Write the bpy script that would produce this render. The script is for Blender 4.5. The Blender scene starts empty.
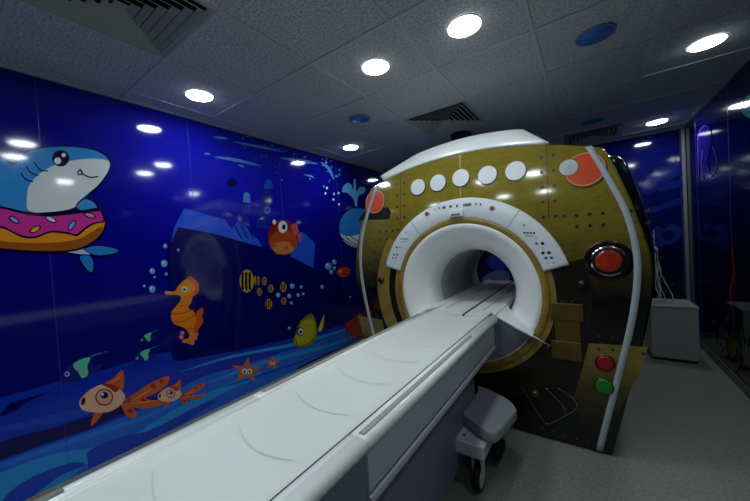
import bpy, bmesh, math, random
from mathutils import Vector, Matrix
rnd = random.Random(7)
scene = bpy.context.scene
col = scene.collection

# ------------------------------------------------------------------ camera
YAW, PITCH, ROLL, FPX = 0.609736, -0.0252178, -0.0606701, 307.107
CAM = Vector((0, 0, 1.40))
fwd = Vector((-math.sin(YAW)*math.cos(PITCH), math.cos(YAW)*math.cos(PITCH), math.sin(PITCH)))
r0 = Vector((math.cos(YAW), math.sin(YAW), 0)); u0 = r0.cross(fwd)
right = r0*math.cos(ROLL) + u0*math.sin(ROLL)
up = -r0*math.sin(ROLL) + u0*math.cos(ROLL)
cd = bpy.data.cameras.new('camera'); cam = bpy.data.objects.new('camera', cd); col.objects.link(cam)
cd.sensor_width = 36; cd.sensor_fit = 'HORIZONTAL'; cd.lens = FPX/750*36; cd.clip_start = 0.02
m = Matrix((right, up, -fwd)).transposed().to_4x4(); m.translation = CAM
cam.matrix_world = m
scene.camera = cam
scene.view_settings.view_transform = 'Standard'
scene.view_settings.look = 'None'
scene.view_settings.gamma = 1
scene.view_settings.use_curve_mapping = False
scene.view_settings.exposure = 0.0
LIGHT_STRENGTH = 62.0
world = bpy.data.worlds.new('world'); scene.world = world; world.use_nodes = True
world.node_tree.nodes['Background'].inputs[0].default_value = (0.01, 0.012, 0.02, 1)
world.node_tree.nodes['Background'].inputs[1].default_value = 1.0

# measured room (metres): left wall x=-2.8, right wall x=1, back wall y=5.3, ceiling z=2.569
XL, XR, YB, YF, H = -2.80, 1.00, 5.30, -2.15, 2.569
CX, CZ, FY = -0.80, 0.976, 2.30          # scanner axis and front plane

def ray(px, py):
    return fwd + right*((px-375)/FPX) - up*((py-250.5)/FPX)
def on_x(px, py, x):
    d = ray(px, py); return CAM + d*((x-CAM.x)/d.x)
def on_y(px, py, y):
    d = ray(px, py); return CAM + d*((y-CAM.y)/d.y)
def on_z(px, py, z):
    d = ray(px, py); return CAM + d*((z-CAM.z)/d.z)

# ------------------------------------------------------------------ helpers
def srgb(c):
    return tuple(((v/255)/12.92 if v/255 <= .04045 else ((v/255+.055)/1.055)**2.4) for v in c)
MATS = {}
def mat(name, rgb, rough=.5, metal=0., emit=None, noise=None, bump=None, spec=.5, coat=0., stretch=(1,1,1)):
    """rgb in sRGB 0..255. noise=(rgb2, scale, sharpness) mixes a second colour; bump=(scale, strength, distance)"""
    if name in MATS: return MATS[name]
    M = bpy.data.materials.new(name); M.use_nodes = True
    nt = M.node_tree; b = nt.nodes['Principled BSDF']
    b.inputs['Base Color'].default_value = (*srgb(rgb), 1)
    b.inputs['Roughness'].default_value = rough
    b.inputs['Metallic'].default_value = metal
    b.inputs['Specular IOR Level'].default_value = spec
    b.inputs['Coat Weight'].default_value = coat
    b.inputs['Coat Roughness'].default_value = .06
    if emit:
        b.inputs['Emission Color'].default_value = (*emit[0], 1); b.inputs['Emission Strength'].default_value = emit[1]
    if noise or bump:
        tc = nt.nodes.new('ShaderNodeTexCoord'); mp = nt.nodes.new('ShaderNodeMapping')
        mp.inputs['Scale'].default_value = stretch
        nt.links.new(tc.outputs['Object'], mp.inputs['Vector'])
    if noise:
        n = nt.nodes.new('ShaderNodeTexNoise'); n.inputs['Scale'].default_value = noise[1]; n.inputs['Detail'].default_value = 5
        n.inputs['Roughness'].default_value = .65
        nt.links.new(mp.outputs[0], n.inputs['Vector'])
        r = nt.nodes.new('ShaderNodeValToRGB'); w = .5/max(noise[2], .01)*.5
        r.color_ramp.elements[0].position = max(0, .5-w); r.color_ramp.elements[1].position = min(1, .5+w)
        r.color_ramp.elements[0].color = (*srgb(rgb), 1); r.color_ramp.elements[1].color = (*srgb(noise[0]), 1)
        nt.links.new(n.outputs['Fac'], r.inputs['Fac']); nt.links.new(r.outputs['Color'], b.inputs['Base Color'])
    if bump:
        n = nt.nodes.new('ShaderNodeTexNoise'); n.inputs['Scale'].default_value = bump[0]; n.inputs['Detail'].default_value = 4
        nt.links.new(mp.outputs[0], n.inputs['Vector'])
        bp = nt.nodes.new('ShaderNodeBump'); bp.inputs['Strength'].default_value = bump[1]; bp.inputs['Distance'].default_value = bump[2]
        nt.links.new(n.outputs['Fac'], bp.inputs['Height']); nt.links.new(bp.outputs['Normal'], b.inputs['Normal'])
    MATS[name] = M
    return M

def tag(o, label=None, cat=None, group=None, kind=None):
    if label: o['label'] = label
    if cat: o['category'] = cat
    if group: o['group'] = group
    if kind: o['kind'] = kind
    return o
def thing(name, loc, label, cat, group=None):
    o = bpy.data.objects.new(name, None); col.objects.link(o); o.location = loc; o.empty_display_size = .05
    return tag(o, label, cat, group)

class MB:
    def __init__(s): s.v = []; s.f = []; s.mi = []; s.sm = []; s.mats = []
    def midx(s, M):
        if M not in s.mats: s.mats.append(M)
        return s.mats.index(M)
    def add(s, vs, fs, M, smooth=False):
        k = len(s.v); s.v += [tuple(v) for v in vs]; mi = s.midx(M)
        for f in fs: s.f.append([i+k for i in f]); s.mi.append(mi); s.sm.append(smooth)
        return s
    def box(s, x0, x1, y0, y1, z0, z1, M):
        vs = [(x, y, z) for z in (z0, z1) for y in (y0, y1) for x in (x0, x1)]
        return s.add(vs, [(0,2,3,1),(4,5,7,6),(0,1,5,4),(2,6,7,3),(0,4,6,2),(1,3,7,5)], M)
    def poly(s, pts, M): return s.add(pts, [list(range(len(pts)))], M)
    def prism(s, pts, d, M, smooth=False):
        """pts: 3D polygon, extruded by vector d"""
        n = len(pts); d = Vector(d); vs = [Vector(p) for p in pts] + [Vector(p)+d for p in pts]
        return s.add(vs, [list(range(n))[::-1], list(range(n, 2*n))] + [(i, (i+1) % n, n+(i+1) % n, n+i) for i in range(n)], M, smooth)
    def loft(s, rings, M, smooth=True, closed=True, cap0=False, cap1=False):
        n = len(rings[0]); vs = [p for r in rings for p in r]; fs = []
        for k in range(len(rings)-1):
            for i in range(n if closed else n-1):
                j = (i+1) % n; fs.append((k*n+i, k*n+j, (k+1)*n+j, (k+1)*n+i))
        if cap0: fs.append(list(range(n))[::-1])
        if cap1: fs.append([(len(rings)-1)*n+i for i in range(n)])
        return s.add(vs, fs, M, smooth)
    def lathe(s, c, axis, prof, M, n=48, smooth=True, cap0=False, cap1=False):
        """prof: [(radius, offset along axis)]"""
        a = Vector(axis).normalized(); t = Vector((0,0,1)) if abs(a.z) < .9 else Vector((1,0,0))
        e1 = a.cross(t).normalized(); e2 = a.cross(e1); c = Vector(c)
        rings = [[c + a*o + (e1*math.cos(2*math.pi*i/n)+e2*math.sin(2*math.pi*i/n))*r for i in range(n)] for r, o in prof]
        return s.loft(rings, M, smooth, True, cap0, cap1)
    def tube(s, pts, r, M, n=8):
        pts = [Vector(p) for p in pts]; rings = []
        for i, p in enumerate(pts):
            t = (pts[min(i+1, len(pts)-1)] - pts[max(i-1, 0)]).normalized()
            q = Vector((0,0,1)) if abs(t.z) < .9 else Vector((1,0,0))
            a = t.cross(q).normalized(); b = t.cross(a)
            rings.append([p + (a*math.cos(2*math.pi*k/n)+b*math.sin(2*math.pi*k/n))*r for k in range(n)])
        return s.loft(rings, M, True, True, True, True)
    def build(s, name, parent=None, bevel=0, label=None, fix=True, segs=3):
        me = bpy.data.meshes.new(name); me.from_pydata(s.v, [], s.f)
        for M in s.mats: me.materials.append(M)
        for p, mi, sm in zip(me.polygons, s.mi, s.sm): p.material_index = mi; p.use_smooth = sm
        if fix:
            bm = bmesh.new(); bm.from_mesh(me); bmesh.ops.recalc_face_normals(bm, faces=bm.faces); bm.to_mesh(me); bm.free()
        o = bpy.data.objects.new(name, me); col.objects.link(o)
        if bevel:
            for p in me.polygons: p.use_smooth = True
            b = o.modifiers.new('bevel', 'BEVEL'); b.width = bevel; b.segments = segs; b.limit_method = 'ANGLE'; b.angle_limit = .6
            b.harden_normals = True
        if parent:
            o.parent = parent
            if parent.parent is None: o.matrix_parent_inverse = Matrix.Translation(-parent.location)
        if label: o['label'] = label
        return o

def smooth_closed(pts, k=6):
    n = len(pts); out = []
    for i in range(n):
        p0, p1, p2, p3 = (Vector(pts[(i+j-1) % n]) for j in range(4))
        for s in range(k):
            t = s/k
            out.append(tuple(.5*((2*p1)+(p2-p0)*t+(2*p0-5*p1+4*p2-p3)*t*t+(3*p1-p0-3*p2+p3)*t**3)))
    return out
def smooth_open(pts, k=6):
    n = len(pts); out = []
    for i in range(n-1):
        p0 = Vector(pts[max(i-1, 0)]); p1 = Vector(pts[i]); p2 = Vector(pts[i+1]); p3 = Vector(pts[min(i+2, n-1)])
        for s in range(k):
            t = s/k
            out.append(tuple(.5*((2*p1)+(p2-p0)*t+(2*p0-5*p1+4*p2-p3)*t*t+(3*p1-p0-3*p2+p3)*t**3)))
    out.append(tuple(pts[-1])); return out
def ell(cx, cy, rx, ry, rot=0, n=24):
    c, s_ = math.cos(rot), math.sin(rot)
    return [(cx+rx*math.cos(a)*c-ry*math.sin(a)*s_, cy+rx*math.cos(a)*s_+ry*math.sin(a)*c) for a in (2*math.pi*i/n for i in range(n))]

# ------------------------------------------------------------------ materials
M_white = mat('white_plastic', (226, 232, 230), .28, coat=.2)
M_pad = mat('table_top_plastic', (216, 222, 216), .38, noise=((211, 218, 212), 3, .6))
M_inlay = mat('warm_grey_inlay', (148, 151, 142), .5)
M_grey = mat('blue_grey_plastic', (120, 126, 142), .4)
M_pale = mat('pale_grey_plastic', (196, 202, 208), .35)
M_groove = mat('groove_line_grey', (96, 104, 110), .6)  # darker grey for the side groove and control panel joints
M_black = mat('black_rubber', (14, 14, 15), .55)
M_midgrey = mat('mid_grey_plastic', (150, 156, 162), .4)
M_tunnel = mat('tunnel_lining', (172, 174, 180), .35)
M_bore = mat('funnel_white', (232, 234, 232), .3, coat=.15)
M_chrome = mat('chrome', (200, 200, 205), .12, 1.)
M_strip = mat('edge_strip_silver', (166, 176, 184), .3, .0)
M_cabinet = mat('cabinet_grey_paint', (146, 152, 150), .45)
M_trim = mat('trim_aluminium', (138, 142, 152), .4, .1)
M_cable = mat('cable_grey', (190, 195, 200), .4)
M_floor = mat('speckled_vinyl_floor', (112, 115, 110), .42, noise=((136, 139, 133), 60, 2.2), bump=(90, .08, .002))
M_tile = mat('ceiling_tile_mineral', (228, 232, 236), .9, noise=((172, 178, 184), 75, 2.2), bump=(70, .6, .006), spec=.1)
M_bar = mat('ceiling_grid_bar', (205, 210, 216), .55)
M_vent = mat('diffuser_paint', (176, 180, 176), .5)
M_dark = mat('duct_black', (8, 8, 9), .7)
M_blue_disc = mat('blue_disc_plastic', (64, 128, 226), .4)
M_lamp = mat('led_diffuser', (255, 255, 255), .5, emit=((.88, .97, 1.), LIGHT_STRENGTH))
M_rim = mat('lamp_rim_white', (235, 238, 240), .4)

GLOSS = dict(rough=.075, spec=.6)
def ink(name, rgb, **k): return mat('print_'+name, rgb, **{**GLOSS, **k})

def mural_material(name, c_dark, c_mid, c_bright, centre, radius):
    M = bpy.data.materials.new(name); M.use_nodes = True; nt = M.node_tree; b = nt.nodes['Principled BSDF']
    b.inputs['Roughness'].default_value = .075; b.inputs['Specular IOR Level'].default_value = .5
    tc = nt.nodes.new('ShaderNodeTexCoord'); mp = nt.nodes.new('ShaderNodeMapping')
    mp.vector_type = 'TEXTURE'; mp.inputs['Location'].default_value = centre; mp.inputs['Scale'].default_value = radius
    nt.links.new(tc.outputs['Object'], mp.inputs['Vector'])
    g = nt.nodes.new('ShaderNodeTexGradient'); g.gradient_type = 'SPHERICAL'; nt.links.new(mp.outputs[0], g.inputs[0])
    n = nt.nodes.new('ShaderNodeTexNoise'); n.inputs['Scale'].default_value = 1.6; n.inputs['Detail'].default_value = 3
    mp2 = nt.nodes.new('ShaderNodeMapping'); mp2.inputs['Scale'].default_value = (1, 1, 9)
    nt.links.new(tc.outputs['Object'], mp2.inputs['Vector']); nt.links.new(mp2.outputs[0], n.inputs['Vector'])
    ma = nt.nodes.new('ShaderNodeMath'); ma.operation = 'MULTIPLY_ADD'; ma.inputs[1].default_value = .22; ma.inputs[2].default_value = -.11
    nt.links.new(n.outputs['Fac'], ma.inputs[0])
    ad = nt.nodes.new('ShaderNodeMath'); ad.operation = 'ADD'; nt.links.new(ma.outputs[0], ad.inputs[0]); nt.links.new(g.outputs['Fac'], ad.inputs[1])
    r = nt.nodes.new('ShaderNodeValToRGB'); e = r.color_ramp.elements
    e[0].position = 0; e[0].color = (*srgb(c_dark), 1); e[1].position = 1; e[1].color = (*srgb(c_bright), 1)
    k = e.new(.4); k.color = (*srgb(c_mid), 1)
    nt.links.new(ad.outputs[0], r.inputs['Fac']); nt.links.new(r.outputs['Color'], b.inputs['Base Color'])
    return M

# ------------------------------------------------------------------ structure
b = MB().box(XL-.1, XR+.1, YF-.1, YB+.1, -.1, 0, M_floor); tag(b.build('floor'), kind='structure')
M_wallback = mat('wall_substrate', (40, 44, 90), .6)
for nm, a in (('wall_left', (XL-.12, XL-.012, YF-.1, YB+.1)), ('wall_right', (XR+.012, XR+.12, YF-.1, YB+.1)),
              ('wall_back', (XL-.012, XR+.012, YB+.012, YB+.12)), ('wall_front', (XL-.012, XR+.012, YF-.12, YF))):
    tag(MB().box(*a, 0, H+.1, M_wallback if nm != 'wall_front' else mat('front_wall_paint', (70, 78, 120), .5)).build(nm), kind='structure')
X0, Y0, T = -2.027, 0.85, 0.6
ceil = MB().box(XL-.1, XR+.1, YF-.1, YB+.1, H+.004, H+.06, M_tile).build('ceiling'); tag(ceil, kind='structure')
g = MB()
for i in range(-1, 6):
    x = X0+i*T
    if XL < x < XR: g.box(x-.011, x+.011, YF, YB, H-.002, H+.006, M_bar)
for j in range(-5, 8):
    y = Y0+j*T; g.box(XL, XR, y-.011, y+.011, H-.0025, H+.0055, M_bar)
g.box(XL, XL+.028, YF, YB, H-.004, H+.005, M_bar); g.box(XR-.028, XR, YF, YB, H-.004, H+.005, M_bar)
g.box(XL, XR, YB-.028, YB, H-.0045, H+.005, M_bar)
g.build('grid_bars', ceil)
tag(MB().box(XR-.034, XR, YB-.018, YB, 0, H-.005, M_trim).build('trim_1', bevel=.006), kind='structure')
tag(MB().box(XR-.016, XR, YF, YB-.052, 0, .075, mat('skirting_dark_grey', (84, 88, 96), .4)).build('baseboard_right', bevel=.004), kind='structure')
tag(MB().box(XL, XR-.052, YB-.016, YB, 0, .075, MATS['skirting_dark_grey']).build('baseboard_back', bevel=.004), kind='structure')

# ------------------------------------------------------------------ murals
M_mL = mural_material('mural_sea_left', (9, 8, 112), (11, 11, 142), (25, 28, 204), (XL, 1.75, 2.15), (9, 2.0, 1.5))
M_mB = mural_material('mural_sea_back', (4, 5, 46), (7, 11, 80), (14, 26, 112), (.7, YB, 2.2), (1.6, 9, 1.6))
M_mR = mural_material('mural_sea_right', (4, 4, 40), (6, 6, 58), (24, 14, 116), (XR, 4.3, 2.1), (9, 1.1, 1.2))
M_joint = mat('panel_joint_metal', (60, 64, 170), .2, 0)

mural = thing('wall_mural', (XL, 1.6, 0), 'glossy underwater mural with shark, seahorse and sunken ship covering the left wall', 'mural')
ys = [YF, -1.45, -.52, .418, 1.305, 2.25, 3.20, 4.15, YB-.02]
for a, c in zip(ys, ys[1:]):
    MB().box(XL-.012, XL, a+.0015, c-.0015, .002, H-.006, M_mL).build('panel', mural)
for y in ys[1:-1]:
    MB().lathe((XL+.0005, y, .08), (0,0,1), [(.0015, 0), (.0015, H-.09)], M_joint, n=12).build('joint_strip', mural)

class Pic:
    """flat print on a wall; layers in photo-independent wall metres"""
    def __init__(s, fn, nrm, base=26): s.mb = MB(); s.fn = fn; s.n = Vector(nrm); s.k = 0; s.base = base
    def p(s, pts, M, k=None):
        s.k = s.k+1 if k is None else k
        s.mb.poly([s.fn(*q) + s.n*(.0005+.00015*(s.k+s.base)) for q in pts], M); return s
    def blob(s, pts, M, k=None): return s.p(smooth_closed(pts), M, k)
    def e(s, cx, cy, rx, ry, M, rot=0, k=None): return s.p(ell(cx, cy, rx, ry, rot), M, k)
    def line(s, pts, w, M, k=None, taper=False):
        pts = [Vector(p) for p in smooth_open(pts)]; L = []; R = []
        for i, q in enumerate(pts):
            t = pts[min(i+1, len(pts)-1)]-pts[max(i-1, 0)]; t = t.normalized() if t.length else Vector((1, 0)); nn = Vector((-t.y, t.x))
            ww = w*(.5 if not taper else .5*math.sin(math.pi*(i+.3)/(len(pts)-.4)))
            L.append(tuple(q+nn*ww)); R.append(tuple(q-nn*ww))
        return s.p(L+R[::-1], M, k)
    def done(s, name, parent, label=None): return s.mb.build(name, parent, label=label, fix=False)
WL = lambda px, py: on_x(px, py, XL)
def pic(base=26): return Pic(WL, (1, 0, 0), base)
navy = ink('navy', (8, 7, 84)); outline = ink('outline', (10, 8, 50)); deep = ink('deep', (7, 8, 84))
blue1 = ink('blue_mid', (22, 66, 190)); blue2 = ink('blue_sea', (30, 102, 214)); teal = ink('teal_sea', (38, 146, 222))
shipb = ink('ship_blue', (40, 84, 218)); pale = ink('pale_blue', (86, 140, 220)); white = ink('white', (226, 232, 238))
orange = ink('orange', (208, 104, 36)); rust = ink('rust', (170, 62, 26)); yellow = ink('yellow', (206, 186, 40))

# seabed
S = pic(0)
S.p([(-60,425)]+smooth_open([(0,398),(50,384),(100,371),(165,352),(177,361),(225,352),(294,337),(345,322),(400,305)])+[(440,330),(330,400),(80,560),(-60,600)], ink('slope', (16,48,176)))
S.p([(-60,462)]+smooth_open([(0,443),(12,438),(60,426),(81,419),(130,404),(173,392)])+smooth_open([(173,396),(150,402),(91,428),(50,442),(0,460)])+[(-60,485)], navy)
S.p([(-60,487)]+smooth_open([(0,462),(50,444),(91,430),(150,405),(200,378),(240,366),(300,347),(345,332),(400,314)])+[(430,330),(250,450),(60,580),(-60,600)], blue2)
S.line([(-10,470),(40,452),(100,432),(150,415),(200,390)], 5, ink('sea_light', (44,120,220)), taper=True)
S.p(smooth_open([(-20,478),(0,473),(50,455),(120,442),(150,424),(200,396),(260,371)])+smooth_open([(262,375),(205,402),(150,432),(100,455),(60,485),(10,520)]), teal)
S.blob([(88,462),(90,450),(120,437),(150,430),(200,405),(215,402),(180,425),(150,445),(110,462),(92,474)], blue1)
S.blob([(0,520),(5,497),(30,478),(70,463),(85,465),(60,476),(30,498)], blue1)
S.blob([(0,416),(10,404),(18,401),(51,391),(30,400),(14,411)], navy)
S.blob([(-10,430),(30,420),(80,408),(140,396),(100,410),(40,427)], blue1)
S.line([(180,372),(230,357),(300,343),(350,328),(372,320)], 3.4, teal, taper=True)
S.line([(205,384),(260,364),(330,345),(362,333)], 4, teal, taper=True)
S.line([(215,389),(270,372),(330,351)], 2, blue1, taper=True)
S.p([(285,378)]+smooth_open([(300,366),(330,352),(372,334),(400,320)])+[(420,330),(330,372)], navy)
S.p([(80,501)]+smooth_open([(120,478),(170,450),(210,430),(240,412),(285,385)])+[(300,385),(200,440),(90,520)], deep)
S.done('seabed_picture', mural, 'pale and dark blue rippled sand of the sea floor')

S = pic(14)
hull = [(177,226),(262,246),(313,267),(360,300),(352,322),(294,338),(225,353),(178,361),(170,310),(166,262),(170,240)]
S.p(hull, ink('hull', (7, 6, 94)))
S.p([(184,208),(225,220),(231,229),(237,222),(243,222),(252,234),(258,240),(262,247),(215,234),(178,227),(171,243),(174,228)], shipb)
S.p([(297,231),(304,233),(315,244),(313,268),(290,256)], shipb)
S.p([(243,194),(247,192),(250,195),(249,217),(252,230),(240,224)], ink('funnel', (20,38,158)))
S.p([(243,198),(244,193),(247,192),(250,195),(250,203),(243,202)], pale)
S.p([(264,182),(267,179),(272,181),(275,188),(270,205),(269,229),(255,228)], ink('funnel', (20,38,158)))
S.p([(264,184),(267,179),(271,181),(273,188),(264,189)], shipb)
S.e(267,210,3.4,3.6, pale); S.e(266.8,210,2.4,2.6, shipb)
for a in (235, 241, 247): S.line([(a,226),(a+6,238)], 1.2, deep, k=6)
S.e(232,183,5,4, ink('haze_navy', (8,6,96)))
S.done('sunken_ship_picture', mural, 'dark blue sunken ship with two funnels')

S = pic()
for l, w in (([(214,157),(235,160),(261,166)],3.2), ([(234,142),(260,147),(285,152)],2.6), ([(280,158),(300,161),(318,164)],3.6), ([(212,137),(222,138),(228,139)],2),
             ([(204,154),(210,154)],2), ([(304,175),(310,176),(314,178)],2), ([(238,165),(244,167)],2), ([(320,162),(328,168),(334,180)],3)):
    S = pic(); S.line(l, w, pale, taper=True); S.done('ripple_picture', mural)
S = pic()
for i in range(60):
    x = rnd.uniform(236, 345); y = 132+ (x-236)*.28 + abs(rnd.gauss(0, 13)); r = rnd.uniform(.35, 1.0)
    S.e(x, y, r*1.3, r*.8, pale if i % 3 else blue2, k=2)
for i in range(14): S.e(rnd.uniform(322, 340), rnd.uniform(150, 205), .9, 1.2, white if i % 2 else pale, k=3)
tag(S.done('spray_picture', mural, 'fine pale spray and bubbles under the water surface'), kind='stuff')

# shark in a doughnut ring
S = pic()
S.blob([(-8,152),(0,158),(8,165),(14,160),(24,152),(40,147.5),(62,145.5),(85,147),(102,152),(110,160),(109,172),(98,188),(84,200),(78,208),(100,212),(60,216),(0,215),(-30,205),(-60,190),(-40,160),(-20,150)], outline)
S.blob([(10,167),(24,154),(40,149),(62,147),(85,148.5),(101,153.5),(108.5,161),(107,170),(92,190),(72,206),(40,212),(0,208),(-25,200),(-30,175)], ink('shark_blue', (52, 140, 214)))
S.blob([(109,162),(107.5,172),(97,186),(82,198),(73,208),(50,212),(29,211),(27,196),(30,184),(42,172),(58,164),(80,159.5),(98,159)], ink('shark_belly', (214,222,226)))
S.e(60.5,158.5,8.6,8.2, outline); S.e(57.5,161,3.4,3.3, white); S.e(63.5,155.2,2.1,2.1, white)
for l in ([(80,170),(84,175),(91,177.5),(98,176.5)], [(26,166),(30,172),(38,176)], [(21,173),(25,179),(33,182)], [(34,162),(40,170),(48,171)], [(77,173.5),(80,169.5),(82,174),(77.5,174.5)]): S.line(l, 1.3, outline)
S.blob([(0,158),(8,163),(12,166),(0,175),(-20,172),(-15,160)], ink('shark_blue', (52,140,214)))
S.done('shark_picture', mural, 'blue and white cartoon shark with one big eye')
S = pic(44)
S.blob([(76,207),(80,200),(87,198),(95,202),(99,210),(88,213)], outline); S.blob([(77,208),(81,201.5),(87,199.8),(94,203.5),(97,210),(88,212)], ink('shark_blue', (52,140,214)))
S.blob([(55,251),(70,247),(84,249),(90,252),(88,256),(76,254)], outline); S.blob([(58,250.5),(72,248),(84,249),(90,252),(88,255),(76,253.5)], ink('fin_pale', (180,190,220)))
S.blob([(83,249),(95,245),(110,246.5),(120,251),(110,255),(95,256)], outline); S.blob([(84,249.5),(95,246),(110,247.5),(118,251),(109,254.2),(95,255)], ink('fin_blue', (40,124,206)))
S.blob([(78,256),(90,255),(94,262),(93,274),(85,270)], outline); S.blob([(79.5,257),(89,256),(92.8,262),(91.6,272),(86,268.5)], ink('fin_blue', (40,124,206)))
S.blob([(-70,185),(-40,198),(0,206),(25,211.5),(50,213.5),(80,210.5),(97,208),(103,212),(106,222),(103,234),(92,244),(75,251),(45,253),(0,250),(-40,243),(-80,225)], outline)
S.blob([(-70,188),(-40,200),(0,208),(25,213),(50,215),(80,212),(98,210),(102,213),(104.5,222),(101,233),(91,242),(75,249),(45,251),(0,248),(-40,241),(-75,225)], ink('dough', (224,146,30)))
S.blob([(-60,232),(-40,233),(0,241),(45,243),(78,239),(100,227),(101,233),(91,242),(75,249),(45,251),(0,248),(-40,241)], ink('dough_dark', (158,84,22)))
S.blob([(-70,188),(-40,200),(0,206),(25,213),(50,215),(80,212),(98,210),(102.5,214),(104,222),(95,224),(86,229),(77,236),(66,234),(50,233),(36,238),(24,238),(14,234),(4,229),(-8,228),(-20,232),(-45,222)], outline)
S.blob([(-70,190),(-40,202),(0,208.5),(25,214.5),(50,216.5),(80,213.5),(98,211.5),(101.5,215),(102.5,221),(94,222.5),(85,227),(76,234),(66,232),(50,231),(36,236),(25,236),(14,232),(4,227),(-8,226),(-20,230),(-45,220)], ink('icing', (204,52,150)))
for (x, y, c, r) in ((14,220,(120,160,230),.55), (35,229.5,(224,180,60),-.5), (50.5,219.5,(220,214,236),.45), (71.5,225.5,(120,160,230),-.95), (89.5,215.5,(200,140,150),.3)):
    S.e(x, y, 6.2, 2.9, outline, r, k=20); S.e(x, y, 4.8, 1.8, ink('sprinkle_%d_%d' % (c[0], c[1]), c), r, k=21)
S.done('doughnut_ring_picture', mural, 'pink iced doughnut swim ring round the shark')

def fish_gold(cx, cy, s, nm_label):
    S = pic(); q = lambda pts: [(cx+x*s, cy+y*s) for x, y in pts]
    fin = ink('goldfish_fin', (206,92,44)); spot = ink('goldfish_spot', (150,48,22)); body = ink('goldfish_body', (232,184,150))
    S.blob(q([(20,2),(32,-6),(45,-15),(63,-22),(62,-14),(52,-6),(40,0),(50,2),(64,-2),(58,6),(42,10),(28,9)]), fin)
    S.blob(q([(0,-14),(8,-20),(17,-28),(19,-18),(16,-8)]), fin); S.blob(q([(-10,14),(-6,13),(0,10),(-6,20),(-14,28),(-13,20)]), fin)
    S.blob(q([(16,6),(24,6),(31,14),(31,19),(22,18)]), fin)
    S.blob(q([(-26,6),(-24,0),(-14,-9),(-2,-14),(10,-12),(20,-2),(14,8),(2,14),(-12,14),(-22,12)]), body)
    S.blob(q([(-4,-14),(6,-14),(14,-10),(10,-6),(4,-10)]), spot)
    for l in ([(24,4),(38,-4),(56,-16)], [(24,6),(38,4),(52,2)], [(4,-15),(12,-19),(16,-24)]): S.line(q(l), 1.1*s, ink('goldfish_streak', (232,150,96)), taper=True)
    for x, y, r in ((48,-12,3),(38,2,2.4),(56,-17,2),(24,2,2.6),(25,13,3)): S.e(cx+x*s, cy+y*s, r*s, r*s*.8, spot, k=7)
    S.e(cx-1*s, cy-1*s, 9*s, 8.6*s, spot); S.e(cx-1*s, cy-1*s, 7.6*s, 7.2*s, ink('goldfish_eye', (222,160,150))); S.e(cx-1*s, cy-3*s, 4*s, 3.4*s, outline); S.e(cx-3*s, cy-4*s, 1.5*s, 1.4*s, white)
    S.e(cx-22*s, cy+3*s, 2*s, 4*s, outline, .3)
    S.done('goldfish_picture', mural, nm_label)
fish_gold(105, 398, 1., 'large orange and white goldfish'); fish_gold(171, 394, .52, 'small orange and white goldfish')

def fish_tang(cx, cy, s, lab):
    S = pic(); q = lambda pts: [(cx+x*s, cy+y*s) for x, y in pts]
    S.line(q([(4,-10),(14,-15),(28,-19)]), 1.2*s, ink('tang_fin', (60,120,180)), taper=True)
    S.blob(q([(-18,8),(-14,-2),(-4,-9),(6,-12),(14,-5),(22,-6),(20,-1),(14,2),(6,8),(-6,10),(-14,13)]), ink('tang_dark', (26,34,120)))
    S.blob(q([(-6,-7),(4,-12),(10,-12),(7,-4),(8,4),(2,8),(-2,2),(-6,-2)]), ink('tang_green', (96,196,160)))
    S.e(cx-13*s, cy+4*s, 2.6*s, 2.6*s, ink('tang_eye', (150,160,220))); S.e(cx-13*s, cy+4*s, 1.2*s, 1.2*s, outline)
    S.done('reef_fish_picture', mural, lab)
fish_tang(80, 370, 1, 'large navy reef fish with a green band'); fish_tang(144, 356, .55, 'middle navy reef fish with a green band'); fish_tang(147, 338, .42, 'smallest navy reef fish with a green band')

# seahorse
S = pic(); sh = ink('seahorse', (226,130,28)); shd = ink('seahorse_dark', (206,86,24))
S.blob([(196,313),(203,308),(202,317),(203,322),(199,328),(195,334),(190,336)], shd)
S.blob([(186,279),(192,277.5),(197,284),(197,292),(193,295),(191,302),(188,308),(194,312),(196,321),(193,330),(196,336),(194,341),(188,343),(183,341),(188,338),(189,334),(184,328),(173,323),(171,313),(176,306),(180,301),(180,296),(174,294.5),(166,294.5),(165,291),(174,291.5),(178,286),(183,281)], sh)
S.blob([(186,279),(190,276),(194,279),(198,283),(198,292),(193,296),(195,288),(192,282)], shd)
for l in ([(171,314),(182,313),(194,309)], [(172,322),(183,321),(196,314)], [(177,305),(185,306),(190,305)], [(186,329),(192,328)]): S.line(l, .7, rust)
S.e(185,289,3.8,3.6, yellow); S.e(184,289.5,2.4,2.5, white); S.e(184,289.5,1.3,1.5, outline)
S.done('seahorse_picture', mural, 'orange seahorse in profile with curled tail')
S = pic()
for x, y in ((182,333),(181,337),(184,341),(189,342),(195,338),(192,343),(196,334)): S.e(x, y, 2.2, 2, ink('coral_pink', (226,110,140)), k=1)
S.done('pink_coral_picture', mural, 'tuft of pink coral under the seahorse')

S = pic()
S.e(283,237,15.5,17, ink('puffer_red', (140,36,22))); S.e(283,242,14,12, ink('puffer_orange', (178,74,30))); S.e(283,248,11,6.5, ink('puffer_light', (204,118,66)))
S.blob([(291,226),(296,224),(298,232),(294,236)], ink('puffer_fin', (214,80,96))); S.blob([(297,236),(301,234),(300,242)], ink('puffer_fin', (214,80,96)))
S.e(282.5,227,4.6,6, white); S.e(283.5,227,1.8,2.6, outline); S.e(274,222,1.8,2.5, white)
for x, y in ((274,246),(286,248),(292,245),(270,238),(277,254)): S.p([(x-2,y+1),(x,y-2),(x+2,y+1)], rust, k=8)
S.done('pufferfish_picture', mural, 'round red and orange pufferfish')

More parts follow.
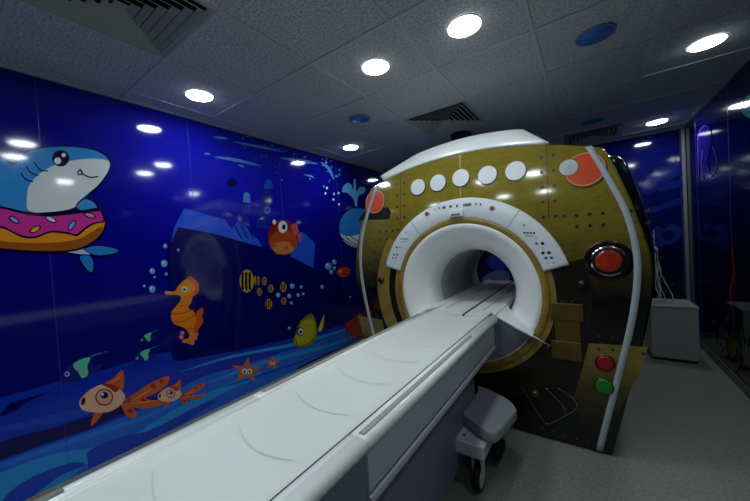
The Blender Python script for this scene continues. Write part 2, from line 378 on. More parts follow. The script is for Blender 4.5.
def fish_stripe(cx, cy, sx, sy, lab):
    S = pic(); S.e(cx, cy, sx, sy, ink('stripe_yellow', (184,146,36)))
    for i in (-.55, -.05, .45): S.line([(cx+i*sx, cy-sy*.75), (cx+i*sx-.06*sx, cy), (cx+i*sx, cy+sy*.75)], sx*.3, outline, k=3)
    if sx > 5: S.p([(cx+sx*.9, cy-sy*.2), (cx+sx*1.25, cy-sy*.5), (cx+sx*1.25, cy+sy*.4)], ink('stripe_yellow', (184,146,36)))
    S.done('striped_fish_picture', mural, lab)
for a in ((246.5,281,7.2,11.5,'largest yellow and black striped fish'), (258,281,1.6,4.5,'thin striped fish seen head on'), (264,281,2.4,4.2,'small striped fish top left of the shoal'), (259,292,2.6,4,'small striped fish beside the largest'),
          (270.5,288.5,2.8,4,'small striped fish in the middle of the shoal'), (283,287,3.2,5,'small striped fish at the upper right of the shoal'), (268.5,304,3.4,5.2,'small striped fish at the bottom of the shoal'), (283.5,301,2.6,3.6,'small striped fish at the lower right of the shoal')):
    fish_stripe(*a)

S = pic(); yg = ink('yellow_fish', (176,172,34))
S.blob([(318,330),(321,321),(324,315),(323,326),(321,331)], ink('yellow_tail', (206,204,60)))
S.blob([(293,344),(295,334),(300,322),(310,313.5),(315,320),(317,330),(315,340),(309,346),(300,347)], ink('yellow_fish_dark', (128,124,26)))
S.blob([(294,342),(296,334),(302,322),(312,319),(315,330),(312,339),(305,344),(298,345)], yg)
S.line([(300,321),(308,322.5),(315,322)], .8, yellow)
S.e(300,331.5,3.6,4.4, outline); S.e(300.5,331.5,2.6,3.3, white); S.e(300.5,332,1.3,1.9, outline); S.line([(294,338),(296,342),(296,345)], .8, outline)
S.done('yellow_fish_picture', mural, 'plump yellow fish with a small tail')

def star(cx, cy, s, lab):
    S = pic(); pts = []
    for i in range(10):
        a = -math.pi/2+i*math.pi/5+.08; r = s*(1 if i % 2 == 0 else .4); pts.append((cx+r*math.cos(a)*1.15, cy+r*math.sin(a)*.95))
    S.p(pts, orange)
    for d in (-.16, .2): S.e(cx+d*s, cy+.05*s, .17*s, .2*s, white, k=2); S.e(cx+d*s, cy+.08*s, .08*s, .1*s, outline, k=3)
    S.done('starfish_picture', mural, lab)
star(246.5, 370.5, 14, 'large orange starfish'); star(272, 363, 7.5, 'small orange starfish')

S = pic()
S.blob([(350,262),(356,268),(353,278),(343,275),(336,272),(341,265)], ink('red_fish', (190,74,40))) if False else None
S.blob([(336,272),(340,268),(346,267),(350,271),(347,276),(341,277)], ink('red_fish', (186,66,36))); S.e(340,271.5,1.4,1.4, yellow); S.line([(342,274),(346,273)], .7, outline)
S.done('red_fish_picture', mural, 'small red fish near the whale')
S = pic(); cr = ink('crab_red', (172,48,30))
S.blob([(348,322),(354,318),(360,313),(366,318),(372,322),(370,332),(362,338),(352,336),(350,330)], cr)
S.blob([(346,334),(345,326),(350,321),(351,328)], cr); S.line([(350,336),(347,342)], 1.6, cr); S.line([(357,337),(354,344)], 1.6, cr); S.blob([(362,312),(368,308),(374,312),(368,317)], cr)
S.done('crab_picture', mural, 'red crab low on the wall by the scanner')
S = pic()
S.e(357,228,19,21, outline); S.e(357,228,18,20, ink('whale_blue', (44,122,206)))
S.p(smooth_open([(339.5,233),(346,236),(356,235),(366,232),(375,229)])+smooth_open([(374,236),(370,243),(362,247),(352,246),(344,241)]), ink('whale_belly', (206,218,226)))
for l in ([(342,238),(350,244),(358,246.5)], [(345,237),(353,243),(362,245)], [(350,236),(358,241),(367,242)]): S.line(l, .8, outline, k=4)
S.done('whale_picture', mural, 'round blue whale with striped white belly')
S = pic()
S.blob([(355,206),(353,199),(347,193),(342,192),(343,187),(347,183),(351,185),(353,190),(353.5,180),(355.5,180),(356,191),(360,187),(365,188),(364,193),(358,196),(357,205)], ink('spout', (96,168,226)))
S.done('water_spout_picture', mural, 'pale blue water spout above the whale')
bub = ink('bubble', (100,168,216))
for x, y, r in ((165,246,2.2),(178,250,1.4),(164,263.5,3.6),(152,271,2.9),(166,274,1.6),(154.5,277,1.2),(144,286,1.4),(152,289,3.6),(328,266,3.6),(334,262,2.6),(334,268,1.8),(331,272,2.2),(278,295,2.4),(292,286,2.6),(301,287,1.6),(289,296,2.2),(298,295,1.9),(303,294,1.4),(291,303,1.5),(322,287,2),(289,328,1.6),(350,297,1.2)):
    S = pic(); S.e(x, y, r*.9, r, bub, k=1); S.e(x-.3*r, y-.3*r, r*.3, r*.3, white, k=2); S.done('bubble_picture', mural)

# back wall mural
bm_ = thing('wall_mural', (.6, YB, 0), 'blue water mural with light rays on the far wall behind the scanner', 'mural')
xs = [XL+.002, -1.75, -.8, .15, XR-.052]
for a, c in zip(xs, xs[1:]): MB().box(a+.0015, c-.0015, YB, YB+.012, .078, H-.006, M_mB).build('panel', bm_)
def picb(): return Pic(lambda px, py: on_y(px, py, YB), (0, -1, 0))
rayb = ink('ray_blue', (18,40,130))
for l in ([(648,196),(640,192),(664,172),(684,160),(684,172),(664,184)], [(650,214),(648,209),(684,196),(684,203)], [(655,184),(684,180),(684,186),(660,192)]):
    S = picb(); S.p(l, rayb, k=1); S.done('light_ray_picture', bm_)
S = picb(); tb = ink('ray_fish', (26,52,140))
S.blob([(652,232),(657,226),(664,229),(672,224),(682,228),(680,238),(672,244),(662,246),(656,252),(652,244)], tb); S.e(668,235,7,5, ink('fish_shadow', (12,24,92)))
S.done('ray_fish_picture', bm_, 'dim blue fish shape above the grey box')
for x, y, r in ((672.5,284.5,1.6),(666,290.5,1.4),(675,292,1.2),(670,280,1),(662,250,1)): S = picb(); S.e(x, y, r, r, rayb, k=1); S.done('bubble_picture', bm_)
S = picb(); S.e(660,262,6,12, ink('kelp_dark', (6,6,40)), k=1); S.done('kelp_picture', bm_)
S = picb(); S.blob([(486,262),(494,254),(503,256),(508,264),(503,270),(494,270)], ink('jelly_blue', (40,50,170)))
S.blob([(482,280),(492,272),(504,270),(510,276),(506,284),(494,290)], ink('jelly_pale', (96,112,180)))
S.done('jellyfish_picture', bm_, 'pale jellyfish seen through the scanner bore')

# right wall mural
rm = thing('wall_mural', (XR, 3.6, 0), 'dark blue reef mural with orange kelp on the right wall', 'mural')
ys = [YF, -.9, .06, 1.02, 1.98, 2.94, 3.905, 4.86, YB-.052]
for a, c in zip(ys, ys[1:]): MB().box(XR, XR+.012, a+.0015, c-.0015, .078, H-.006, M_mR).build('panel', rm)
for y in ys[1:-1]: MB().lathe((XR-.0005, y, .08), (0,0,1), [(.0015, 0), (.0015, H-.09)], M_joint, n=12).build('joint_strip', rm)
def picr(): return Pic(lambda px, py: on_x(px, py, XR), (-1, 0, 0))
S = picr(); jv = ink('jelly_violet', (96,70,210)); jd = ink('jelly_dark', (44,26,140))
S.blob([(699,142),(700,130),(706,125.5),(711,130),(712,142),(708,160),(710,172),(702,172),(700,158)], jd)
S.line([(699,176),(698.5,150),(699,134),(704,126),(709,127)], 1., jv); S.line([(713,146),(717,158),(716,170),(711,177)], .9, jv)
S.line([(703,150),(702,165),(704,180)], .8, jv)
S.done('jellyfish_picture', rm, 'violet jellyfish high on the right wall')
S = picr(); S.blob([(742,108),(750,94),(762,92),(766,108),(756,118),(746,116)], ink('turtle_green', (40,130,130))); S.done('turtle_picture', rm, 'green turtle shape at the edge')
S = picr(); ko = ink('kelp_orange', (100,34,18))
S.line([(736,240),(733,262),(736,285),(732,305),(735,330)], 3.0, ko, taper=True); S.line([(732,242),(735,270),(731,292),(734,312)], 1.8, rust, taper=True)
S.done('kelp_picture', rm, 'tall orange kelp strand')
S = picr(); gr = ink('plant_olive', (58,66,26)); gy = ink('plant_yellow', (104,92,34)); gd = ink('plant_green', (12,48,56))
for x, y, h_, c in ((722,352,22,gd),(728,356,30,gr),(733,360,20,gy),(738,362,34,gr),(744,372,36,gd),(718,345,16,gd),(736,372,12,gy),(750,376,30,gr),(758,380,40,gd)):
    for d in (-4, 0, 4): S.line([(x, y), (x+d*.6, y-h_*.5), (x+d*1.2, y-h_)], 3.2, c, k=1+(d > 0), taper=True)
for x, y in ((715,322),(722,330),(728,318)): S.e(x, y, 3, 4, ink('plant_blue', (22,60,120)), k=3)
S.done('sea_plants_picture', rm, 'green and yellow sea plants low on the wall')
for i in range(14): S = picr(); S.e(rnd.uniform(696,728), rnd.uniform(180,320), .9, 1.3, ink('plant_blue', (22,60,120)), k=1); S.done('bubble_picture', rm)

# ------------------------------------------------------------------ scanner
def fy(z): return FY + .12*max(0, z-1.3)**2
def onface(px, py, off=0.):
    y = FY-off
    for _ in range(6): p = on_y(px, py, y); y = fy(p.z)-off
    return on_y(px, py, y)
def FP(x, z, off=0.): return Vector((x, fy(z)-off, z))
def interp(t, tab):
    if t <= tab[0][0]: return tab[0][1]
    for (a, va), (b_, vb) in zip(tab, tab[1:]):
        if t <= b_:
            u = (t-a)/(b_-a); u = u; return va+(vb-va)*u
    return tab[-1][1]
def cubic(t, tab):
    n = len(tab)
    if t <= tab[0][0]: return tab[0][1]
    if t >= tab[-1][0]: return tab[-1][1]
    for i in range(n-1):
        if t <= tab[i+1][0]:
            u = (t-tab[i][0])/(tab[i+1][0]-tab[i][0]); p1, p2 = tab[i][1], tab[i+1][1]
            m1 = (tab[i+1][1]-tab[max(i-1,0)][1])/(tab[i+1][0]-tab[max(i-1,0)][0])*(tab[i+1][0]-tab[i][0])
            m2 = (tab[min(i+2,n-1)][1]-tab[i][1])/(tab[min(i+2,n-1)][0]-tab[i][0])*(tab[i+1][0]-tab[i][0])
            return (2*u**3-3*u*u+1)*p1+(u**3-2*u*u+u)*m1+(-2*u**3+3*u*u)*p2+(u**3-u*u)*m2
WT = [(0.0,.865),(.25,.92),(.49,.972),(.81,1.045),(1.15,1.085),(1.51,1.012),(1.72,.948),(1.93,.87),(2.1,.80)]
ST = [(0.0,.812),(.25,.868),(.49,.922),(.92,1.01),(1.21,1.034),(1.47,.998),(1.68,.925),(1.92,.828)]
def topz(x): d = abs(x-CX); return 2.052-.185*d*d - .03*max(0, d-.5)
def inside(x, z): return 0.012 <= z <= topz(x) and abs(x-CX) <= cubic(z, WT)+(.008 if x > CX else -.03)
def outline_pt(a):
    lo, hi = .6, 1.8
    for _ in range(30):
        mid = (lo+hi)/2
        if inside(CX+mid*math.cos(a), CZ+mid*math.sin(a)): lo = mid
        else: hi = mid
    return lo
NA = 288
OUT = [outline_pt(2*math.pi*i/NA) for i in range(NA)]
def ring_pts(fac_fn): return [fac_fn(i, 2*math.pi*i/NA) for i in range(NA)]

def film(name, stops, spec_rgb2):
    """printed film: colour runs with height, broken up by brushed noise"""
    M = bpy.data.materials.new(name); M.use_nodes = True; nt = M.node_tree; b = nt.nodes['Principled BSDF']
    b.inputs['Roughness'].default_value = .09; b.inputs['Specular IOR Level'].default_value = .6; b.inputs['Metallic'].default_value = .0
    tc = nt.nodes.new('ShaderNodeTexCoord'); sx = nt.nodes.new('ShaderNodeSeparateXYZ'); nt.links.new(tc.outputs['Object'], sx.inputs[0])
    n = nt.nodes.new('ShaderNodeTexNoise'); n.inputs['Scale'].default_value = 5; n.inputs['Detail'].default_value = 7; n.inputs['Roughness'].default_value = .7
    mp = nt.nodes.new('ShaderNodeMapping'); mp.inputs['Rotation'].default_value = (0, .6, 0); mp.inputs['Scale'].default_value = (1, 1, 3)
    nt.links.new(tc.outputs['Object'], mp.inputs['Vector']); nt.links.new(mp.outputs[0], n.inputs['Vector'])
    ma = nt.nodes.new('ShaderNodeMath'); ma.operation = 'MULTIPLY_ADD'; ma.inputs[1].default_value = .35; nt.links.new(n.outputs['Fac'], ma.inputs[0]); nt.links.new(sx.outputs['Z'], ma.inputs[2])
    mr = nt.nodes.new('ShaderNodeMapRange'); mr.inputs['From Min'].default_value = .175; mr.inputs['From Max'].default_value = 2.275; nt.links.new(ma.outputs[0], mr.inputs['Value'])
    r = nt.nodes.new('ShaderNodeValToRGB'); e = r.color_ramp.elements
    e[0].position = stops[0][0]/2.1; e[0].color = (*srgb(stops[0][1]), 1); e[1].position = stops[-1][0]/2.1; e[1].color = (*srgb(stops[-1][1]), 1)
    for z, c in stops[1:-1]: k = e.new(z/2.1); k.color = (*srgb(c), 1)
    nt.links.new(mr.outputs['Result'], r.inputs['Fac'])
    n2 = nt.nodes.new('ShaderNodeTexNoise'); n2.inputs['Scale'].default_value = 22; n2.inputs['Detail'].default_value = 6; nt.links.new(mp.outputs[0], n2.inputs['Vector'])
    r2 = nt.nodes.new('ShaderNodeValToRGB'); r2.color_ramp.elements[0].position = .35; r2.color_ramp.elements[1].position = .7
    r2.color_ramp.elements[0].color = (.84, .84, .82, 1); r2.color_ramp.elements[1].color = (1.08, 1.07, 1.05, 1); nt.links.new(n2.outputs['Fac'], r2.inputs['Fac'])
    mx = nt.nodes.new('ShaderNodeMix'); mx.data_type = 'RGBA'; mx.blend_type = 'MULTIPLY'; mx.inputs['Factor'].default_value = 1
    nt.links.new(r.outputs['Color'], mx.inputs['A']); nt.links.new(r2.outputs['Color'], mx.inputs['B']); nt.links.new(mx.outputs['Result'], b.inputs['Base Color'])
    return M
M_film = film('cover_film_gold', [(0, (11,10,7)), (.5, (9,8,5)), (.95, (12,10,6)), (1.14, (56,50,18)), (1.38, (112,100,30)), (1.75, (136,122,40)), (2.05, (126,114,38))], None)  # dark lower cover: printed tone plus weaker light low down, both put into the colour
M_patch = film('cover_film_patch', [(0, (22,20,12)), (.22, (30,27,14)), (.42, (66,58,24)), (.62, (118,108,48)), (1.2, (120,110,48)), (2.05, (120,110,48))], None)
M_tan = mat('print_ring_tan', (156,132,58), .25, noise=((118,96,36), 9, .8))
M_brown = mat('print_ring_brown', (22,17,8), .25, noise=((34,27,12), 8, .8))
M_rivet = mat('print_rivet', (18,15,8), .3)
M_rivet2 = mat('print_rivet_light', (84,78,56), .3)
M_brass = mat('print_brass', (112,94,38), .28, .35, noise=((74,62,24), 12, .8))
M_side = mat('side_film_dark', (12,11,12), .12, spec=.8, noise=((40,38,22), 5, .8), coat=.6)

scn = thing('mri_scanner', (CX, 3.1, 0), 'large mri scanner with round bore, its front cover printed like a riveted gold submarine', 'mri scanner')
# front cover: polar grid from bore mouth to outline, then rolled edge
c = MB()
def polar(fr, off=0):   # fr 0 at the mouth, 1 at the outline
    out = []
    for i in range(NA):
        a = 2*math.pi*i/NA; R = .575+(OUT[i]-.012-.575)*fr; x, z = CX+R*math.cos(a), CZ+R*math.sin(a); out.append(FP(x, z, off))
    return out
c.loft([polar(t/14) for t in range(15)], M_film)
def edge(grow, dy):
    out = []
    for i in range(NA):
        a = 2*math.pi*i/NA; R = OUT[i]+grow; x, z = CX+R*math.cos(a), max(.008, CZ+R*math.sin(a)); out.append(Vector((x, fy(z)+dy, z)))
    return out
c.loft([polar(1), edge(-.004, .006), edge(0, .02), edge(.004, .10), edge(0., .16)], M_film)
# rivets, printed on the film
def disc(mb, x, z, r, M, off=.0012, n=14, rz=None):
    mb.poly([FP(x+r*math.cos(2*math.pi*i/n), z+(rz or r)*math.sin(2*math.pi*i/n), off) for i in range(n)], M)
def pdisc(mb, px, py, r, M, off=.0012): p = onface(px, py); disc(mb, p.x, p.z, r, M, off)
def strip(mb, pts, w, M, off=.001):
    for a, b_ in zip(pts, pts[1:]):
        pa, pb = Vector((a[0], 0, a[1])), Vector((b_[0], 0, b_[1])); n = max(1, int((pb-pa).length/.05)); d = (pb-pa).normalized(); q = Vector((-d.z, 0, d.x))*w/2
        L = [pa+(pb-pa)*(i/n) for i in range(n+1)]
        mb.loft([[FP((v+q).x, (v+q).z, off), FP((v-q).x, (v-q).z, off)] for v in L], M, closed=False)
def rivet(x, z, r=.0095): disc(c, x+.002, z-.002, r*1.25, M_rivet2, .0012, 12); disc(c, x, z, r, M_rivet, .0018, 12)
PXR = onface(547.5, 180).x; PXL = onface(400.5, 195).x
for X in (PXR, PXL):
    strip(c, [(X, 2.0 if X > CX else 2.0), (X, 1.49)], .005, M_rivet)
    for z in (1.93, 1.83, 1.73, 1.63, 1.53):
        rivet(X-.033, z-.03); rivet(X+.037, z-.03)
for z in (1.495, 1.425):
    for k in range(7):
        if k or z > 1.45:
            if k not in (4,): rivet(PXR+.085+k*.066, z)
            if k < 3: rivet(PXL-.085-k*.066, z)
strip(c, [(CX+.005, 2.04), (CX+.005, 1.703)], .004, mat('print_seam_light', (200,196,160), .25))
# lower corner gold plates with rivets and dark lower rivet rows
for sgn in (1, -1):
    P_ = [onface(*q) for q in [(589,343),(648,347),(640,372),(626,398),(612,425),(598,446),(588,430),(572,402),(577,386),(583,366)]]
    if sgn < 0: P_ = [Vector((2*CX-p.x, p.y, p.z)) for p in P_]
    c.poly([Vector((p.x, fy(p.z)-.001, p.z)) for p in P_], M_patch)
    for q in ((598.5,349),(612.5,350),(627,352),(643,353.5)):
        p = onface(*q); x = p.x if sgn > 0 else 2*CX-p.x; disc(c, x, p.z, .0085, M_rivet2, .0016); disc(c, x, p.z, .0065, M_rivet, .0022)
    for q in ((599,336),(613,337.5),(628,339),(643,341)):
        p = onface(*q); x = p.x if sgn > 0 else 2*CX-p.x; disc(c, x, p.z, .005, M_rivet2, .0016)
    for q in ((524,422),(533,425),(543,428),(553,431),(565,435),(577,439),(588,443),(603,448),(520,431),(530,434),(542,437),(555,441),(606,440)):
        p = onface(*q); x = p.x if sgn > 0 else 2*CX-p.x
        if p.z > .02: disc(c, x, p.z, .005, M_rivet2, .0016, 10)
# dark printed strap at the left and curved plate line
c.poly([FP(-1.79, 1.62, .001), FP(-1.44, 1.60, .001), FP(-1.42, 1.66, .001), FP(-1.45, 1.71, .001), FP(-1.72, 1.70, .001)], M_rivet)
for k in range(9): rivet(-1.60-.02*math.sin(k), 1.40-k*.085, .006); rivet(-1.68, 1.36-k*.085, .006)
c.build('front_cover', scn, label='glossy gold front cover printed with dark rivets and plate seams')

# rings round the mouth
def annulus(mb, r0_, r1_, a0, a1, M, off, n=None):
    n = n or max(6, int(abs(a1-a0)/.04))
    full = abs(a1-a0) > 6.28
    A = [a0+(a1-a0)*i/n for i in range(n+(0 if full else 1))]
    rr = [r0_+(r1_-r0_)*k/3 for k in range(4)]
    rings = [[FP(CX+r*math.cos(a), CZ+r*math.sin(a), off) for a in A] for r in rr]
    mb.loft(rings, M, closed=full)
PI = math.pi
o = MB(); annulus(o, .612, .80, -PI*.42, PI*.10, M_brown, .002); annulus(o, .612, .80, -PI*.58, -PI*.42, M_brown, .002)
annulus(o, .612, .675, PI*.80, PI*1.42, M_brown, .002); annulus(o, .675, .80, PI*.80, PI*1.42, M_tan, .002); annulus(o, .572, .612, -PI*1.12, PI*.12, M_tan, .002)
annulus(o, .800, .806, -PI*1.2, PI*.10, M_rivet, .0026); annulus(o, .612, .622, -PI*1.12, PI*.12, M_rivet, .003)
p = onface(381.5, 280); o.lathe((p.x, fy(p.z)-.004, p.z), (0,-1,0), [(.030,0),(.028,.010),(.015,.018),(.001,.020)], M_brown, n=20, cap1=True)
o.lathe((2*CX-p.x, fy(p.z)-.004, p.z), (0,-1,0), [(.030,0),(.028,.010),(.015,.018),(.001,.020)], M_brown, n=20, cap1=True)
p = onface(535, 393.5); o.lathe((p.x, FY-.004, p.z), (0,-1,0), [(.026,0),(.022,.008),(.012,.014),(.001,.016)], M_brass, n=20, cap1=True)
o.build('printed_ring', scn, label='tan and dark brown ring printed round the opening')
o = MB()
def circ_ring(r, y): return [Vector((CX+r*math.cos(2*PI*i/128), y, CZ+r*math.sin(2*PI*i/128))) for i in range(128)]
o.loft([circ_ring(.577, FY+.03), circ_ring(.577, FY-.006), circ_ring(.572, FY-.012), circ_ring(.534, FY-.012), circ_ring(.528, FY-.006), circ_ring(.524, FY+.03)], M_tan)
o.build('bore_ring', scn, label='tan gold rim ring round the bore')
o = MB(); o.loft([circ_ring(r, y) for r, y in ((.536,FY-.004),(.526,FY-.0105),(.508,FY-.0115),(.49,FY-.004),(.455,FY+.02),(.42,FY+.05),(.385,FY+.09),(.355,FY+.135),(.334,FY+.19),(.322,FY+.26),(.318,FY+.32))], M_bore)
o.build('bore_funnel', scn, label='smooth white flared bore mouth')
o = MB(); o.loft([circ_ring(r, y) for r, y in ((.318,FY+.32),(.314,FY+.34),(.314,3.6),(.33,3.75),(.40,3.86),(.48,3.895))], M_tunnel); o.build('bore_tunnel', scn)

# control arc
arc = MB(); a0, a1 = math.radians(17), math.radians(163)
n = 96; A = [a0+(a1-a0)*i/n for i in range(n+1)]
prof = [(.572, .002), (.572, .014), (.578, .018), (.65, .019), (.716, .018), (.722, .014), (.722, .002)]
arc.loft([[FP(CX+r*math.cos(a), CZ+r*math.sin(a), d) for r, d in prof] for a in A], mat('panel_white', (214,222,226), .3), closed=False, cap0=True, cap1=True)
for a in (math.radians(54.5), math.radians(125.5)):
    arc.loft([[FP(CX+r*math.cos(a+s), CZ+r*math.sin(a+s), .0196) for s in (-.003, .003)] for r in (.574,.61,.65,.69,.72)], M_groove, closed=False)
def onpanel(px, py): return onface(px, py, .02)
ic = arc; M_ic = mat('print_icon', (84,90,100), .4); M_icd = mat('print_icon_dark', (30,32,36), .4); M_icl = mat('print_icon_light', (150,156,164), .4)
def ibox(px, py, w, h_, M, ang=0):
    p = onpanel(px, py); cs, sn = math.cos(ang), math.sin(ang)
    ic.poly([FP(p.x+dx*cs-dz*sn, p.z+dx*sn+dz*cs, .0198) for dx, dz in ((-w/2,-h_/2),(w/2,-h_/2),(w/2,h_/2),(-w/2,h_/2))], M)
def idot(px, py, r, M): p = onpanel(px, py); ic.poly([FP(p.x+r*math.cos(t*PI/6), p.z+r*math.sin(t*PI/6), .0198) for t in range(12)], M)
for px, py, w, M in ((444,207.5,.026,M_ic),(450.5,206.5,.022,M_ic),(467,204.8,.064,M_ic),(439,208,.008,M_ic),(457,206,.014,M_icd),(476,204,.012,M_ic),(480.5,204.3,.012,M_ic)): ibox(px, py, w, .02, M)
for px, py in ((435,209.5),): idot(px, py, .006, M_ic)
for k in range(4): ibox(401+k*2, 239, .011, .012, M_icd, .2); ibox(524.5+k*3.1, 232.8+k*.1, .013, .012, M_icd, -.1)
ibox(404, 241.7, .05, .004, M_ic, .1); ibox(529, 236, .05, .004, M_ic, -.1)
for px, py, r, M in ((396.5,247.5,.009,M_icd),(400,247.5,.006,M_ic),(396,251.5,.004,M_ic),(394,254.7,.009,M_icd),(397.3,254.7,.009,M_icd),(393,258,.008,M_ic),(396,258,.008,M_ic),(391.5,262,.005,M_icl),(395,262,.005,M_icl),(406,232.5,.008,M_icl),
                     (524,225,.009,M_icl),(536.5,243.5,.009,M_ic),(542.5,243.5,.011,M_icd),(543,253,.011,M_icd),(549,252.8,.011,M_icd),(546,258,.010,M_ic),(551.5,257.8,.010,M_ic),(536,238,.006,M_icl),(543,248,.006,M_icl),(548,263,.006,M_icl),(554,262.5,.006,M_icl)): idot(px, py, r, M)
ap = arc.build('control_panel', scn, label='white curved control panel arched over the bore')
for px, py in ((427,213.5),(492,208)):
    p = onpanel(px, py)
    MB().lathe((p.x, fy(p.z)-.0185, p.z), (0,-1,0), [(.021,0),(.021,.003),(.017,.004)], M_pale, n=28, cap1=True).lathe((p.x, fy(p.z)-.0215, p.z), (0,-1,0), [(.015,0),(.0145,.006),(.011,.008)], mat('button_red', (190,60,60), .35), n=24, cap1=True).build('stop_button', ap, label='red round button')
pa = onpanel(449.5, 217); pb = onpanel(463.5, 209.5); yb = fy(pb.z)-.014
dsp = MB().box(pa.x, pb.x, yb-.03, yb, pa.z-.005, pb.z, M_white).build('display_box', ap, bevel=.005)
MB().box(pa.x+.02, pb.x-.02, yb-.032, yb-.0295, pa.z+.002, pa.z+.02, mat('display_olive', (120,128,60), .3)).build('display_screen', dsp, label='olive green screen')

# printed portholes and lamps on the film (slightly raised discs)
M_wd = mat('disc_white', (222,228,232), .3); M_od = mat('disc_orange', (222,84,44), .25, noise=((196,66,34), 7, .8)); M_or = mat('disc_orange_rim', (206,140,96), .3)
for k, x in enumerate((-1.156, -.978, -.791, -.592, -.403)):
    z = (1.843, 1.85, 1.858, 1.845, 1.838)[k] - (0 if k < 4 else -.002); y = fy(z)
    q = MB(); disc(q, x+.004, z-.008, .070, M_rivet, .0016, 32); disc(q, x, z, .066, M_wd, .0026, 32); q.build('white_disc', scn)
for sgn in (1, -1):
    q = MB(); x = CX+sgn*.792; z = 1.775
    disc(q, x+.004, z-.007, .110, M_rivet, .0016, 36); disc(q, x, z, .106, M_or, .0022, 36); disc(q, x, z, .096, M_od, .0028, 36); q.build('orange_disc', scn, label='orange round disc with tan rim')
q = MB(); p = onface(568.5, 167.5); disc(q, p.x, p.z, .055, M_rivet2, .0034, 30); disc(q, p.x, p.z, .051, mat('disc_frost', (168,176,176), .3, noise=((206,212,210), 14, .9)), .0040, 30); q.build('frosted_disc', scn, label='grey mottled disc over the orange one')
def lamp(px, py, rs, lab, rz=1.):
    p = onface(px, py); q = MB(); y = fy(p.z)
    for (r, h0, h1, M) in rs:
        q.lathe((p.x, y, p.z), (0,-1,0), [(r, h0), (r*.97, h1*.8+h0*.2), (r*.8, h1), (.002, h1*1.05)], M, n=36, cap1=True)
    return q.build('porthole_lamp', scn, label=lab)
M_redl = mat('lamp_red', (190,60,22), .18, noise=((120,20,12), 9, .9)); 
lamp(608.5, 261, [(.122,.001,.003,mat('lamp_dark_rim', (26,8,6), .15)),(.090,.003,.006,M_chrome),(.083,.006,.0075,M_rivet),(.066,.007,.015,M_redl)], 'large glossy orange red lamp in a dark rim')
lamp(605, 363, [(.052,.001,.006,M_brown),(.044,.006,.014,mat('lamp_crimson', (150,18,26), .25))], 'red round lamp low on the right')
lamp(604, 386.5, [(.052,.001,.006,M_brown),(.046,.006,.014,mat('lamp_green', (28,122,36), .25))], 'green round lamp below the red one')
q = MB()
for (x0_, z0_, x1_, z1_, d) in ((551,319,583,304,.012), (556,344,580,318,.008), (552,357,581.5,343,.012)):
    a = onface(x0_, z0_); b2 = onface(x1_, z1_); q.box(a.x, b2.x, FY-.003-d, FY-.001, a.z, b2.z, M_brass)
for px, py in ((562,302),(572,301.5),(561,358.5),(572,359.5)):
    a = onface(px, py); q.lathe((a.x, FY-.008, a.z), (0,0,1), [(.006,-.008),(.006,.008)], M_brass, n=12, cap0=True, cap1=True)
q.build('hinge', scn, bevel=.004, label='brass hinge plates')
q = MB()
loop = [onface(*s, .006) for s in smooth_open([(521,386),(530,400),(540,416),(545,422.5),(551,423.2),(562,417),(573,411),(577,406),(575,400),(566,393),(558,388)])]
q.tube(loop, .0035, M_chrome); q.tube([onface(*s, .006) for s in smooth_open([(546,388),(555,397),(564,407),(565,414)])], .0035, M_chrome)
q.build('wire_handle', scn, label='thin bent chrome wire loop')
# edge strips, top cap, side film, rear
for sgn in (1, -1):
    zs = [.02+i*(1.915-.02)/40 for i in range(41)]
    q = MB(); q.loft([[FP(CX+sgn*(cubic(z, ST)+(-.012 if sgn > 0 else -.052)+d), z, o_) for d, o_ in ((-.0175,-.002),(-.0165,.004),(0,.005),(.0165,.004),(.0175,-.002))] for z in zs], M_strip, closed=False, cap0=True, cap1=True)
    q.build('edge_strip', scn, label='pale silver curved strip')
q = MB(); rings = []
for i in range(49):
    x = CX-.705+i*1.31/48; zb = topz(x)-.004; yb_ = fy(zb); l_ = x < CX; d = abs(x-CX)
    kn, en = (.42, .705) if l_ else (.43, .605)
    ztop = lambda dd: 2.205-.22*dd*dd
    zt = ztop(d) if d < kn else ztop(kn)-(d-kn)/(en-kn)*(ztop(kn)-(topz(CX+en)+(.055 if l_ else .012)))
    ym = 2.36+.14*min(1, (en-d)/(en-kn)) if d > kn else 2.50
    rings.append([Vector((x, yb_-.004, zb)), Vector((x, yb_-.007, zb+.012)), Vector((x, ym-.05, zt-.018)), Vector((x, ym, zt)), Vector((x, 3.0, zt-.04)), Vector((x, 3.8, zb-.08)), Vector((x, 3.0, zb-.12))])
q.loft(rings, M_white, closed=True, cap0=True, cap1=True)
q.build('top_cover', scn, label='white cap along the top edge')
q = MB()
GT = [(0,.01),(.4,.03),(.8,.055),(1.1,.055),(1.5,.11),(1.7,.13),(1.87,.14),(1.97,.10),(2.1,.02)]
def body(y, g):
    out = []
    for i in range(NA):
        a = 2*PI*i/NA; ca_, sa_ = math.cos(a), math.sin(a); x, z = CX+OUT[i]*ca_, CZ+OUT[i]*sa_
        gg = (g if g < 0 else g*cubic(z, GT)/.1); w = max(0, min(1, (abs(x-CX)-.45)/.35))
        out.append(Vector((x+(gg*w)*(1 if ca_ > 0 else -1), y, max(.01, z-(.04 if z > 1.7 else 0)*(1-w) - .02*w*(z > 1.5)))))
    return out
q.loft([body(y, g_) for y, g_ in ((2.462,-.03),(2.475,-.01),(2.50,.02),(2.58,.06),(2.7,.085),(2.9,.10),(3.2,.10),(3.6,.05),(3.8,.0),(3.9,-.05))], M_side)
q.loft([body(3.9,-.05), [Vector((CX+.48*math.cos(2*PI*i/NA), 3.9, CZ+.48*math.sin(2*PI*i/NA))) for i in range(NA)]], M_white, smooth=False)
q.build('body_shell', scn, label='dark glossy rounded side shell')
